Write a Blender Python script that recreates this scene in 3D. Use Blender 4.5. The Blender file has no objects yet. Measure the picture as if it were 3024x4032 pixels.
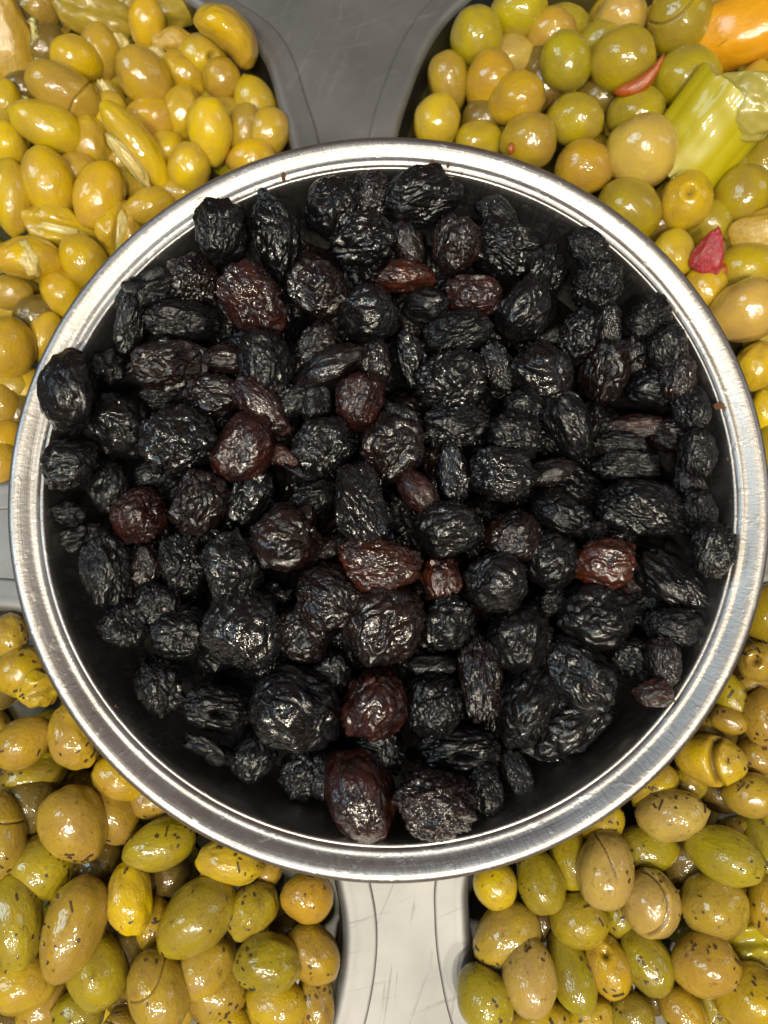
import bpy, bmesh, math, random
from mathutils import Vector, Matrix, noise
import numpy as np

scene = bpy.context.scene
COL = scene.collection
R_ = math.radians

# ------------------------------------------------------------------ camera, light, exposure
CAM = Vector((-0.00158, -0.05483, 0.27229)); TILT = 0.184566; FPX = 740.0
cd = bpy.data.cameras.new("camera"); cam = bpy.data.objects.new("camera", cd); COL.objects.link(cam)
cam.location = CAM; cam.rotation_euler = (TILT, 0, 0)
cd.sensor_fit = 'VERTICAL'; cd.sensor_height = 36.0; cd.lens = 36.0 * FPX / 1024.0
cd.clip_start = 0.01; cd.clip_end = 20
cd.dof.use_dof = True; cd.dof.focus_distance = 0.245; cd.dof.aperture_fstop = 9.0
scene.camera = cam
scene.render.resolution_x = 768; scene.render.resolution_y = 1024
scene.view_settings.view_transform = 'Standard'; scene.view_settings.look = 'None'
scene.view_settings.exposure = 0.0; scene.view_settings.gamma = 1.0

w = bpy.data.worlds.new("World"); scene.world = w; w.use_nodes = True
bg = w.node_tree.nodes["Background"]; bg.inputs[0].default_value = (0.86, 0.58, 0.47, 1); bg.inputs[1].default_value = 0.155

def area(name, loc, size, power, color, target=(0, 0, 0), sizey=None):
    ld = bpy.data.lights.new(name, 'AREA'); ld.energy = power; ld.color = color
    ld.shape = 'RECTANGLE' if sizey else 'DISK'; ld.size = size
    if sizey: ld.size_y = sizey
    o = bpy.data.objects.new(name, ld); COL.objects.link(o); o.location = loc
    o.rotation_euler = (Vector(target) - Vector(loc)).to_track_quat('-Z', 'Y').to_euler()
    return o
# the stall's lamps hang behind and above whoever looks into the bowl; daylight comes in from the two sides
for loc, size, pw in (((-.28, -.46, 1.02), .07, 5.5), ((-.08, -.60, .98), .045, 4.0), ((.10, -.48, 1.05), .08, 8.5), ((.34, -.56, .92), .06, 4.5), ((.04, -.20, 1.25), .05, 2.2)):
    area("stall_lamp", loc, size, pw * .74, (1, .93, .75))
area("awning_light", (-0.05, -0.95, 1.15), 1.5, 1.0, (1, .985, .95), sizey=0.7)
area("daylight_left", (-0.92, 0.18, 1.15), 0.4, 5.5, (.62, .86, 1), sizey=0.6)
area("daylight_right", (1.3, 0.35, 1.0), 0.35, 1.7, (.78, .93, 1), sizey=0.8)

# ------------------------------------------------------------------ picture coordinates (3024 x 4032) to places in the world
RIGHT = Vector((1, 0, 0)); UP = Vector((0, math.cos(TILT), math.sin(TILT))); FW = Vector((0, math.sin(TILT), -math.cos(TILT)))
def at(px, py, z):
    d = FW + RIGHT * ((px / 3.9375 - 384) / FPX) - UP * ((py / 3.9375 - 512) / FPX)
    return CAM + d * ((z - CAM.z) / d.z)
def pix(p):
    d = Vector(p) - CAM; k = d.dot(FW)
    return (384 + d.dot(RIGHT) / k * FPX) * 3.9375, (512 - d.dot(UP) / k * FPX) * 3.9375
H = 0.043      # height of the bowl's rim over the steel counter insert

# ------------------------------------------------------------------ materials
def mat(name):
    m = bpy.data.materials.new(name); m.use_nodes = True
    nt = m.node_tree; return m, nt, nt.nodes["Principled BSDF"]
def N(nt, t, **k):
    n = nt.nodes.new(t)
    for a, b in k.items():
        if a.startswith("i_"): n.inputs[a[2:].replace("_", " ")].default_value = b
        else: setattr(n, a, b)
    return n
def L(nt, a, b): nt.links.new(a, b)
def ramp(nt, src, stops):
    r = nt.nodes.new("ShaderNodeValToRGB"); L(nt, src, r.inputs[0]); e = r.color_ramp.elements
    while len(e) > 1: e.remove(e[0])
    for i, (p, c) in enumerate(stops):
        x = e[0] if i == 0 else e.new(p)
        x.position = p; x.color = c if len(c) == 4 else (*c, 1)
    return r
def gray(v): return (v, v, v, 1)
def mix(nt, f, a, b, mode='MIX'):
    m = nt.nodes.new("ShaderNodeMix"); m.data_type = 'RGBA'; m.blend_type = mode
    for s, v in ((m.inputs[0], f), (m.inputs[6], a), (m.inputs[7], b)):
        if hasattr(v, "links"): L(nt, v, s)
        else: s.default_value = v
    return m.outputs[2]
def objcoord(nt):
    """object coordinates shifted by a per-object random amount"""
    tc = N(nt, "ShaderNodeTexCoord"); oi = N(nt, "ShaderNodeObjectInfo")
    ma = N(nt, "ShaderNodeVectorMath", operation='MULTIPLY_ADD')
    L(nt, oi.outputs["Random"], ma.inputs[0]); ma.inputs[1].default_value = (37, 53, 71); L(nt, tc.outputs["Object"], ma.inputs[2])
    return ma.outputs[0], oi

def black_skin():
    m, nt, b = mat("wrinkled_black_skin"); co, oi = objcoord(nt)
    n1 = N(nt, "ShaderNodeTexNoise", i_Scale=1.6, i_Detail=4.0); L(nt, co, n1.inputs["Vector"])
    f = ramp(nt, n1.outputs["Fac"], [(.42, gray(0)), (.70, gray(1))])
    L(nt, mix(nt, f.outputs[0], mix(nt, .72, oi.outputs["Color"], (.004, .004, .005, 1)), oi.outputs["Color"]), b.inputs["Base Color"])
    wn = N(nt, "ShaderNodeTexNoise", i_Scale=4.0, i_Detail=3.0); L(nt, co, wn.inputs["Vector"])
    wp = N(nt, "ShaderNodeVectorMath", operation='MULTIPLY_ADD'); L(nt, wn.outputs["Color"], wp.inputs[0]); wp.inputs[1].default_value = (.5, .5, .5); L(nt, co, wp.inputs[2])
    st = N(nt, "ShaderNodeMapping"); st.inputs["Scale"].default_value = (.62, 1, 1); L(nt, wp.outputs[0], st.inputs[0])
    v = N(nt, "ShaderNodeTexVoronoi", feature='DISTANCE_TO_EDGE', i_Scale=7.5); L(nt, st.outputs[0], v.inputs["Vector"])
    vr = ramp(nt, v.outputs["Distance"], [(0, gray(0)), (.16, gray(.8)), (.4, gray(1))])
    n2 = N(nt, "ShaderNodeTexNoise", i_Scale=11.0, i_Detail=1.0, i_Roughness=.5); L(nt, st.outputs[0], n2.inputs["Vector"])
    ad = N(nt, "ShaderNodeMath", operation='MULTIPLY_ADD'); L(nt, n2.outputs["Fac"], ad.inputs[0]); ad.inputs[1].default_value = 1.6; L(nt, vr.outputs[0], ad.inputs[2])
    bp = N(nt, "ShaderNodeBump", i_Strength=.8, i_Distance=.00007); L(nt, ad.outputs[0], bp.inputs["Height"])
    L(nt, bp.outputs[0], b.inputs["Normal"]); L(nt, bp.outputs[0], b.inputs["Coat Normal"])
    n3 = N(nt, "ShaderNodeTexNoise", i_Scale=2.6, i_Detail=3.0); L(nt, co, n3.inputs["Vector"])
    rr = N(nt, "ShaderNodeMapRange"); L(nt, n3.outputs["Fac"], rr.inputs[0]); rr.inputs[1].default_value = .35; rr.inputs[2].default_value = .65; rr.inputs[3].default_value = .22; rr.inputs[4].default_value = .42
    L(nt, rr.outputs[0], b.inputs["Roughness"])
    L(nt, oi.outputs["Alpha"], b.inputs["Coat Weight"])
    b.inputs["Coat Roughness"].default_value = .09; b.inputs["Coat IOR"].default_value = 1.65; b.inputs["Specular IOR Level"].default_value = .1
    return m

def green_skin(name, herbs):
    m, nt, b = mat(name); co, oi = objcoord(nt)
    n1 = N(nt, "ShaderNodeTexNoise", i_Scale=1.1, i_Detail=3.0); L(nt, co, n1.inputs["Vector"])
    f1 = ramp(nt, n1.outputs["Fac"], [(.35, gray(0)), (.68, gray(1))])
    hs = N(nt, "ShaderNodeHueSaturation", i_Hue=.488, i_Saturation=.92, i_Value=.80); L(nt, oi.outputs["Color"], hs.inputs["Color"])
    c = mix(nt, f1.outputs[0], oi.outputs["Color"], hs.outputs[0])
    n2 = N(nt, "ShaderNodeTexNoise", i_Scale=26.0, i_Detail=3.0); L(nt, co, n2.inputs["Vector"])
    f2 = ramp(nt, n2.outputs["Fac"], [(.5, gray(0)), (.78, gray(.5))])
    c = mix(nt, f2.outputs[0], c, mix(nt, .35, c, (.60, .48, .12, 1)))
    n3 = N(nt, "ShaderNodeTexNoise", i_Scale=3.4 if herbs else 2.2, i_Detail=6.0, i_Roughness=.68); L(nt, co, n3.inputs["Vector"])
    f3 = ramp(nt, n3.outputs["Fac"], [(.575 if herbs else .68, gray(0)), (.68 if herbs else .78, gray(.62 if herbs else .25))])
    c = mix(nt, f3.outputs[0], c, (.085, .045, .012, 1))
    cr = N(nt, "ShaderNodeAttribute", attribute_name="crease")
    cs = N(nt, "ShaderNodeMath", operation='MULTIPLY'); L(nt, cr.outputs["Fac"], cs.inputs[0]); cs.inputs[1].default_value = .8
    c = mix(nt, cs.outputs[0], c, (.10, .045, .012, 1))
    if herbs:
        v = N(nt, "ShaderNodeTexVoronoi", feature='F1', i_Scale=5.5); L(nt, co, v.inputs["Vector"])
        n4 = N(nt, "ShaderNodeTexNoise", i_Scale=30.0); L(nt, co, n4.inputs["Vector"])
        s = N(nt, "ShaderNodeMath", operation='MULTIPLY_ADD'); L(nt, n4.outputs["Fac"], s.inputs[0]); s.inputs[1].default_value = .16; L(nt, v.outputs["Distance"], s.inputs[2])
        f4 = ramp(nt, s.outputs[0], [(.14, gray(.9)), (.19, gray(0))])
        c = mix(nt, f4.outputs[0], c, (.07, .04, .015, 1))
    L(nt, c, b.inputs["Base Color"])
    b.inputs["Roughness"].default_value = .34
    b.inputs["Subsurface Weight"].default_value = .3; b.inputs["Subsurface Radius"].default_value = (1, .6, .15); b.inputs["Subsurface Scale"].default_value = .004
    b.inputs["Coat Weight"].default_value = 1; b.inputs["Coat Roughness"].default_value = .035; b.inputs["Coat IOR"].default_value = 1.55; b.inputs["Specular IOR Level"].default_value = .2
    nb = N(nt, "ShaderNodeTexNoise", i_Scale=8.0, i_Detail=1.0, i_Roughness=.5); L(nt, co, nb.inputs["Vector"])
    bp = N(nt, "ShaderNodeBump", i_Strength=.6, i_Distance=.00032); L(nt, nb.outputs["Fac"], bp.inputs["Height"])
    L(nt, bp.outputs[0], b.inputs["Normal"]); L(nt, bp.outputs[0], b.inputs["Coat Normal"])
    return m

def steel(name, polar):
    m, nt, b = mat(name)
    ge = N(nt, "ShaderNodeNewGeometry"); tc = N(nt, "ShaderNodeTexCoord")
    b.inputs["Metallic"].default_value = 1
    if polar:
        sp = N(nt, "ShaderNodeSeparateXYZ"); L(nt, tc.outputs["Object"], sp.inputs[0])
        an = N(nt, "ShaderNodeMath", operation='ARCTAN2'); L(nt, sp.outputs[1], an.inputs[0]); L(nt, sp.outputs[0], an.inputs[1])
        ln = N(nt, "ShaderNodeVectorMath", operation='LENGTH'); fl = N(nt, "ShaderNodeCombineXYZ"); L(nt, sp.outputs[0], fl.inputs[0]); L(nt, sp.outputs[1], fl.inputs[1]); L(nt, fl.outputs[0], ln.inputs[0])
        def polarc(ka, kr):
            a = N(nt, "ShaderNodeMath", operation='MULTIPLY'); L(nt, an.outputs[0], a.inputs[0]); a.inputs[1].default_value = ka
            r = N(nt, "ShaderNodeMath", operation='MULTIPLY'); L(nt, ln.outputs["Value"], r.inputs[0]); r.inputs[1].default_value = kr
            c = N(nt, "ShaderNodeCombineXYZ"); L(nt, a.outputs[0], c.inputs[0]); L(nt, r.outputs[0], c.inputs[1]); L(nt, sp.outputs[2], c.inputs[2]); return c.outputs[0]
        streak = N(nt, "ShaderNodeTexNoise", i_Scale=1.0, i_Detail=4.0, i_Roughness=.7); L(nt, polarc(110, 330), streak.inputs["Vector"])
        rings = N(nt, "ShaderNodeTexNoise", i_Scale=1.0, i_Detail=3.0); L(nt, polarc(3, 2600), rings.inputs["Vector"])
        a1 = N(nt, "ShaderNodeMath", operation='MULTIPLY_ADD'); L(nt, rings.outputs["Fac"], a1.inputs[0]); a1.inputs[1].default_value = .35; L(nt, streak.outputs["Fac"], a1.inputs[2])
        height = a1.outputs[0]
        tg = N(nt, "ShaderNodeTangent", direction_type='RADIAL', axis='Z'); L(nt, tg.outputs[0], b.inputs["Tangent"])
        b.inputs["Anisotropic"].default_value = .55
        big = N(nt, "ShaderNodeTexNoise", i_Scale=1.0, i_Detail=3.0); L(nt, polarc(5, 90), big.inputs["Vector"])
        col = ramp(nt, big.outputs["Fac"], [(.3, (.47, .44, .42)), (.7, (.62, .60, .59))])
        lo, hi, st, dist = .32, .50, .55, .00025
        spots = N(nt, "ShaderNodeTexNoise", i_Scale=330.0, i_Detail=2.0); L(nt, tc.outputs["Object"], spots.inputs["Vector"])
        sr = ramp(nt, spots.outputs["Fac"], [(.60, gray(0)), (.72, gray(1))])
        a2 = N(nt, "ShaderNodeMath", operation='MULTIPLY_ADD'); L(nt, sr.outputs[0], a2.inputs[0]); a2.inputs[1].default_value = .5; L(nt, height, a2.inputs[2]); height = a2.outputs[0]
    else:
        hs = []
        for ang, sc in ((12, 1), (24, .8), (68, .7), (82, 1.2)):
            m0 = N(nt, "ShaderNodeMapping"); m0.inputs["Rotation"].default_value = (0, 0, R_(-ang)); L(nt, tc.outputs["Object"], m0.inputs[0])
            mp = N(nt, "ShaderNodeMapping"); mp.inputs["Scale"].default_value = (22 * sc, 420 * sc, 14); mp.inputs["Location"].default_value = (ang, ang, 0); L(nt, m0.outputs[0], mp.inputs[0])
            n = N(nt, "ShaderNodeTexNoise", i_Scale=1.0, i_Detail=3.0, i_Distortion=.6); L(nt, mp.outputs[0], n.inputs["Vector"])
            hs.append(ramp(nt, n.outputs["Fac"], [(.63, gray(0)), (.80, gray(.6))]).outputs[0])
        s = hs[0]
        for h in hs[1:]:
            a = N(nt, "ShaderNodeMath", operation='ADD'); L(nt, s, a.inputs[0]); L(nt, h, a.inputs[1]); s = a.outputs[0]
        fine = N(nt, "ShaderNodeTexNoise", i_Scale=240.0, i_Detail=4.0); L(nt, tc.outputs["Object"], fine.inputs["Vector"])
        a = N(nt, "ShaderNodeMath", operation='MULTIPLY_ADD'); L(nt, fine.outputs["Fac"], a.inputs[0]); a.inputs[1].default_value = .5; L(nt, s, a.inputs[2])
        height = a.outputs[0]
        big = N(nt, "ShaderNodeTexNoise", i_Scale=30.0, i_Detail=4.0); L(nt, tc.outputs["Object"], big.inputs["Vector"])
        col = ramp(nt, big.outputs["Fac"], [(.25, (.235, .230, .228)), (.75, (.36, .352, .35))])
        lo, hi, st, dist = .64, .80, .38, .00016
    L(nt, col.outputs[0], b.inputs["Base Color"])
    rr = N(nt, "ShaderNodeMapRange"); L(nt, height, rr.inputs[0]); rr.inputs[1].default_value = .3; rr.inputs[2].default_value = .9; rr.inputs[3].default_value = lo; rr.inputs[4].default_value = hi
    L(nt, rr.outputs[0], b.inputs["Roughness"])
    bp = N(nt, "ShaderNodeBump", i_Strength=st, i_Distance=dist); L(nt, height, bp.inputs["Height"]); L(nt, bp.outputs[0], b.inputs["Normal"])
    return m

def simple(name, color, rough=.4, coat=0., bump=0., bscale=6., var=.25, sss=0., trans=0., coord="Object"):
    m, nt, b = mat(name); tc = N(nt, "ShaderNodeTexCoord")
    n = N(nt, "ShaderNodeTexNoise", i_Scale=bscale, i_Detail=5.0, i_Roughness=.6); L(nt, tc.outputs[coord], n.inputs["Vector"])
    f = ramp(nt, n.outputs["Fac"], [(.3, gray(0)), (.7, gray(1))])
    dk = tuple(x * (1 - var) for x in color[:3]) + (1,)
    L(nt, mix(nt, f.outputs[0], dk, (*color[:3], 1)), b.inputs["Base Color"])
    b.inputs["Roughness"].default_value = rough; b.inputs["Coat Weight"].default_value = coat; b.inputs["Coat Roughness"].default_value = .06
    if sss: b.inputs["Subsurface Weight"].default_value = sss; b.inputs["Subsurface Scale"].default_value = .004
    if trans: b.inputs["Transmission Weight"].default_value = trans
    if bump:
        bp = N(nt, "ShaderNodeBump", i_Strength=.7, i_Distance=bump); L(nt, n.outputs["Fac"], bp.inputs["Height"]); L(nt, bp.outputs[0], b.inputs["Normal"]); L(nt, bp.outputs[0], b.inputs["Coat Normal"])
    return m

M_BLACK = black_skin()
M_GREEN = green_skin("smooth_green_skin", False); M_HERB = green_skin("herb_marinated_skin", True)
M_BOWL = steel("spun_stainless_steel", True); M_PLATE = steel("scratched_stainless_steel", False)
M_WELL = simple("well_steel", (.30, .29, .28), .36, 0, .0002, 90., .25); M_WELL.node_tree.nodes["Principled BSDF"].inputs["Metallic"].default_value = 1
M_FLESH = simple("pale_olive_flesh", (.66, .52, .18), .35, .6, .0003, 6., .3, .4)
M_HERBS = simple("dried_herbs", (.085, .048, .022), .5, .5, .0, 400, .6, coord="Generated")
M_BRINE = simple("murky_brine", (.050, .040, .008), .35, 0, .0006, 30., .4)
M_GAP_OIL = simple("gap_dark_oil", (.006, .004, .003), .55, 0, .002, 60., .4); M_GAP_OIL.node_tree.nodes["Principled BSDF"].inputs["Specular IOR Level"].default_value = .08  # near-black and almost without gloss, the gaps' shade put into the colour
M_ORANGE = simple("orange_pepper_skin", (.80, .37, .010), .3, .9, .0006, 3., .2, .2)
M_YELPEP = simple("yellow_orange_skin", (.50, .31, .03), .4, .5, .001, 3., .3, .2)
M_RED = simple("red_pepper_skin", (.42, .008, .018), .25, 1., .002, 3., .45, .1)
M_CHILI = simple("orange_chili_skin", (.46, .095, .006), .35, .5, .0006, 3., .5, 0)
M_CELERY = simple("celery_skin", (.50, .42, .004), .42, .45, .0004, 4., .25, .15)
M_PULP = simple("wet_pulp", (.48, .41, .08), .35, .6, .0004, 5., .4, .5)
M_CRUMB = simple("dried_crumb", (.26, .11, .04), .45, .5, .002, 5., .7)

# ------------------------------------------------------------------ objects
def link(name, me, m=None, parent=None):
    o = bpy.data.objects.new(name, me); COL.objects.link(o)
    if m and me and not me.materials: me.materials.append(m)
    if parent: o.parent = parent
    return o
def tag(o, label=None, cat=None, group=None, kind=None):
    for k, v in (("label", label), ("category", cat), ("group", group), ("kind", kind)):
        if v: o[k] = v
    return o
def mesh(name, verts, faces, smooth=True):
    me = bpy.data.meshes.new(name); me.from_pydata([tuple(v) for v in verts], [], faces)
    if smooth: me.polygons.foreach_set("use_smooth", [True] * len(me.polygons))
    me.update(); return me
_ico = {}
def ico(level):
    if level not in _ico:
        bm = bmesh.new(); bmesh.ops.create_icosphere(bm, subdivisions=level, radius=1)
        bm.verts.ensure_lookup_table()
        _ico[level] = ([v.co.copy() for v in bm.verts], [tuple(v.index for v in f.verts) for f in bm.faces]); bm.free()
    return _ico[level]
def blob(name, level, fn):
    vs, fs = ico(level); return mesh(name, [fn(v.copy()) for v in vs], fs)
nz = noise.noise

def wrinkled(seed, flat=0.0, depth=1.0, facets=5, fd=.84, level=6, elong=1.0, k2=1.0):
    S = Vector((seed * 13.7, seed * 7.1, seed * 3.3)); rr = random.Random(seed)
    axis = Vector((rr.uniform(-1, 1), rr.uniform(-1, 1), rr.uniform(.2, 1))).normalized(); pole = rr.choice((-1, 1))
    pl = []
    for _ in range(facets):
        pl.append((Vector((rr.gauss(0, .6), rr.gauss(0, 1), rr.gauss(0, 1))).normalized(), fd + rr.uniform(-.07, .1)))
    def f(p):
        r = 1 + .13 * nz(p * 1.25 + S) + .05 * nz(p * 2.7 + S)
        for n_, d_ in pl:
            c = p.dot(n_)
            if c > .3:
                lim = d_ / c
                h = max(0.0, min(1.0, .5 + .5 * (r - lim) / .09)); r = r + (lim - r) * h - .045 * h * (1 - h)
        d = max(0.0, p.dot(axis) - .45); r -= .42 * flat * d
        w1 = nz(p * 2.2 + S); w2 = nz(p * 2.2 - S); w3 = nz(p * 2.2 + S * 2)
        q = Vector((p.x * 1.5 * elong, p.y * 2.9, p.z * 2.9)) + S + Vector((w1, w2, w3)) * .9
        a = abs(nz(q)); q2 = Vector((p.x * 4.2 * elong, p.y * 7.0, p.z * 7.0)) - S + Vector((w2, w3, w1)) * 2.2
        e = abs(nz(q2)); c = max(0.0, 1 - abs(nz(q2 * .72 + Vector((7, 1, 3)))) * 4.5)
        q3 = Vector((p.x * 10, p.y * 15, p.z * 15)) + Vector((w3, w1, w2)) * 4
        g = abs(nz(q3))
        es = (.085, .045, .095, .03)[seed % 4]; r += depth * ((.17 + (.06 if es < .05 else 0)) * (a - .2) + es * (e - .2) + .36 * es * c + .010 * k2 * (g - .2))
        t = Vector((pole, 0, 0)) - p; r -= (.20 if depth > .5 else .06) * math.exp(-t.length_squared / .06)
        return p * (r * 1.13)
    return blob("wrinkled_olive_skin", level, f)

def smooth_green(seed, taper=.1, tip=.05, lump=.04, level=4, extra=None):
    S = Vector((seed * 9.1, seed * 5.3, seed * 2.9)); rr = random.Random(seed + 100)
    def f(p):
        x = p.x; r = 1 + lump * nz(p * 1.3 + S) + lump * .35 * nz(p * 3.1 + S)
        t = Vector((1, 0, 0)) - p; r += tip * math.exp(-t.length_squared / .02)
        t2 = Vector((-1, 0, 0)) - p; r -= .09 * math.exp(-t2.length_squared / .02)
        k = 1 - taper * x - .03 * x * x
        q = Vector((p.x * r, p.y * r * k, p.z * r * k))
        if extra: CREASE.append(0.0); q = extra(p, q, S)
        return q
    CREASE.clear(); me = blob("green_olive_skin", level, f)
    if extra: at_ = me.attributes.new("crease", 'FLOAT', 'POINT'); at_.data.foreach_set("value", CREASE)
    return me

CREASE = []
def ex_slit(curv, k, x0, dep=.09, wid=.028, lip=.006):
    def e(p, q, S):
        if p.z < -.15 or abs(p.y) > .93: return q
        d = p.x - (x0 + k * p.y + curv * p.y * p.y) + .03 * nz(p * 1.6 + S)
        fade = min(1, max(0, (p.z + .15) * 2.5))
        CREASE[-1] = fade * math.exp(-(d / (wid * .8)) ** 2)
        m = 1 - fade * dep * math.exp(-(d / wid) ** 2) + fade * lip * math.exp(-((d - .13) / .12) ** 2)
        return q * m
    return e
def ex_cut(dist, dep=.10, wid=.03, lip=.012):
    def e(p, q, S):
        if p.z < -.1: return q
        d, on = dist(p.x, p.y); d += .025 * nz(p * 1.6 + S); on *= min(1, max(0, (p.z + .1) * 3))
        CREASE[-1] = on * math.exp(-(d / wid) ** 2)
        return q * (1 - on * dep * math.exp(-(d / wid) ** 2) + on * lip * math.exp(-((d - .1) / .08) ** 2))
    return e
def _line(x, y): return y - (-.32 + .62 * x + .65 * x * x), 1 / (1 + math.exp(-(x + .12) / .04))
def _arc(x, y): return math.hypot(x, y - .35) - .88, 1 / (1 + math.exp((y - .25) / .05))
def ex_pit(x0, y0, w=.16, dep=.3):
    c = Vector((x0, y0, math.sqrt(max(0, 1 - x0 * x0 - y0 * y0))))
    def e(p, q, S):
        d = (p - c).length; CREASE[-1] = math.exp(-(d / (w * .7)) ** 2)
        return q * (1 - dep * math.exp(-(d / w) ** 2) + .05 * math.exp(-((d - w * 1.8) / (w * .7)) ** 2))
    return e
def ex_wrinkle(p, q, S):
    return q * (1 + .05 * nz(p * 2.2 + S) + .045 * (abs(nz(Vector((p.x * 1.8, p.y * 3.2, p.z * 3.2)) + S)) - .2) * max(0, min(1, nz(p * 1.2 - S) * 3 + .5)) + .006 * nz(p * 7 + S))
def ex_bend(am, fat=.7):
    def e(p, q, S):
        a = q.x * am
        rr_ = 1 / am
        return Vector((math.sin(a) * (rr_ + q.y * fat), math.cos(a) * (rr_ + q.y * fat) - rr_ + am * .28, q.z)) * (1 + .03 * nz(p * 4 + S))
    return e
def ex_collapsed(p, q, S):
    s = 1 + .16 * nz(p * 1.8 + S) + .05 * nz(p * 4 + S)
    if p.z > 0: q = q * 1.0; q.z *= 1 - .45 * math.exp(-((p.y + .1) / .28) ** 2)
    return q * s

BLK = [wrinkled(i + 1, flat=(0, .5, 1, .3)[i % 4], depth=(1, 1.3, .8, 1.1, .65)[i % 5], facets=(3, 6, 4, 8)[i % 4], elong=(1, .6, 1.3)[i % 3]) for i in range(14)]
STAR = wrinkled(77, 0, .6, 16, .70)
CAP = wrinkled(78, 0, .7, 12, .78)
SMO = wrinkled(31, flat=.5, depth=.38, facets=3, fd=.9, k2=1.6); SMO2 = wrinkled(32, flat=.2, depth=.36, facets=2, fd=.92, k2=1.6)
def scrap(seed):
    S = Vector((seed * 3.3, seed, seed * 2.1))
    def f(p):
        r = 1 + .45 * nz(p * 1.7 + S) + .22 * nz(p * 4 + S) + .10 * nz(p * 9 + S)
        return Vector((p.x * r, p.y * r, p.z * r * .55 + .38 * nz(Vector((p.x, p.y, 0)) * 2.4 + S)))
    return blob("olive_scrap_skin", 4, f)
SCR = [scrap(i) for i in range(4)]
GRN = [smooth_green(i, taper=(.02, .08, .14, .05)[i % 4], tip=(.05, .0, .03, .08)[i % 4], lump=(.05, .08, .06)[i % 3]) for i in range(9)]
RND = [smooth_green(i + 20, taper=(.02, .08, .05)[i % 3], tip=(.03, 0.0, .10)[i % 3], lump=.07) for i in range(5)]
SPEC = {
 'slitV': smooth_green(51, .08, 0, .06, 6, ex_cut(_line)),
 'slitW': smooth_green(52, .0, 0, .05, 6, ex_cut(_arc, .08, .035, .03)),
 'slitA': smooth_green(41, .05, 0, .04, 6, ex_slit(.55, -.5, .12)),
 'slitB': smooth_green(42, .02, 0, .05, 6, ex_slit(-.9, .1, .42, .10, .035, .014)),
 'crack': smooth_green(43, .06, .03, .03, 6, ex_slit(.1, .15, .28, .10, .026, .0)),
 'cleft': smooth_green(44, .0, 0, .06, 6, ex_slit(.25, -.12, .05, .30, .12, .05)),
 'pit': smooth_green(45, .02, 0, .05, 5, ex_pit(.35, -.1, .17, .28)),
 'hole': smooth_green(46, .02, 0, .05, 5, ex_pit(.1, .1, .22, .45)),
 'wrink': smooth_green(47, .05, .03, .06, 5, ex_wrinkle),
 'bend': smooth_green(48, .04, .02, .04, 5, ex_bend(.9)),
 'hook': smooth_green(49, .0, .0, .04, 5, ex_bend(1.35, .52)),
 'coll': smooth_green(50, .1, .05, .05, 5, ex_collapsed),
}
def _hole(p):
    r = 1 + .12 * nz(p * 1.3) + .15 * (abs(nz(Vector((p.x * 2, p.y * 4, p.z * 4)))) - .2) + .08 * (abs(nz(Vector((p.x * 4, p.y * 8, p.z * 8)))) - .2)
    q = p - Vector((.15, -.25, .95)).normalized(); d = math.sqrt((q.x * .6) ** 2 + q.y ** 2 + q.z ** 2) + .06 * nz(p * 5)
    return p * (r * 1.08 * (1 - .6 / (1 + math.exp((d - .17) / .03))))
BHOLE = blob("pitted_black_skin", 6, _hole)

CROPS = {'A': (100, 600, .663), 'B': (1100, 600, .663), 'C': (1924, 800, .663), 'D': (100, 1500, .663), 'E': (1100, 1500, .663),
         'F': (1924, 1700, .663), 'G': (400, 2400, .663), 'H': (1200, 2500, .7233), 'P': (0, 3000, .622), 'O': (0, 2350, .422),
         'Q': (700, 3300, .4412), 'V': (1780, 3200, .5015), 'W': (2224, 3232, .4822), 'Z': (2324, 2532, .422), 'R': (1500, 0, .9186),
         'Y': (2624, 1000, .678), 'T': (0, 0, .7535), 'X': (0, 1000, .678)}
def parse(txt):
    out = []
    for ln in txt.strip().splitlines():
        t = ln.split()
        if len(t) < 8: continue
        ox, oy, s = CROPS[t[0][0]]
        out.append(dict(id=t[0], x=ox + float(t[1]) * s, y=oy + float(t[2]) * s, L=float(t[3]) * s, W=float(t[4]) * s, a=float(t[5]), lay=float(t[6]), look=t[7], f=t[8] if len(t) > 8 else ''))
    return out
def frame(pos, ang, roll, tilt, flip):
    """long axis along x, z towards the viewer's side of the heap"""
    v = (CAM - pos).normalized(); ax = (RIGHT * math.cos(R_(ang)) + UP * math.sin(R_(ang)))
    ax = (ax - v * ax.dot(v)).normalized()
    if flip: ax = -ax
    y = v.cross(ax); m = Matrix((ax, y, v)).transposed()
    return m @ Matrix.Rotation(tilt, 3, 'Y') @ Matrix.Rotation(roll, 3, 'X')
def place(name, me, m, d, z, color, rng, free=True, gloss=1.0, thick=None):
    p = at(d['x'], d['y'], z); dist = (p - CAM).dot(FW); k = dist / (FPX * 3.9375)
    # foreshortening away from the middle of the frame
    o = link(name, me, m)
    l, wd = d['L'] * k / 2, d['W'] * k / 2
    mt = frame(p, d['a'], rng.uniform(0, 6.28) if free else 0, rng.uniform(-.2, .2) if free else 0, free and rng.random() < .5)
    o.matrix_world = Matrix.Translation(p) @ mt.to_4x4() @ Matrix.Diagonal((l, wd, thick * wd if thick else wd, 1))
    o.color = (*color, gloss)
    return o

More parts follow.
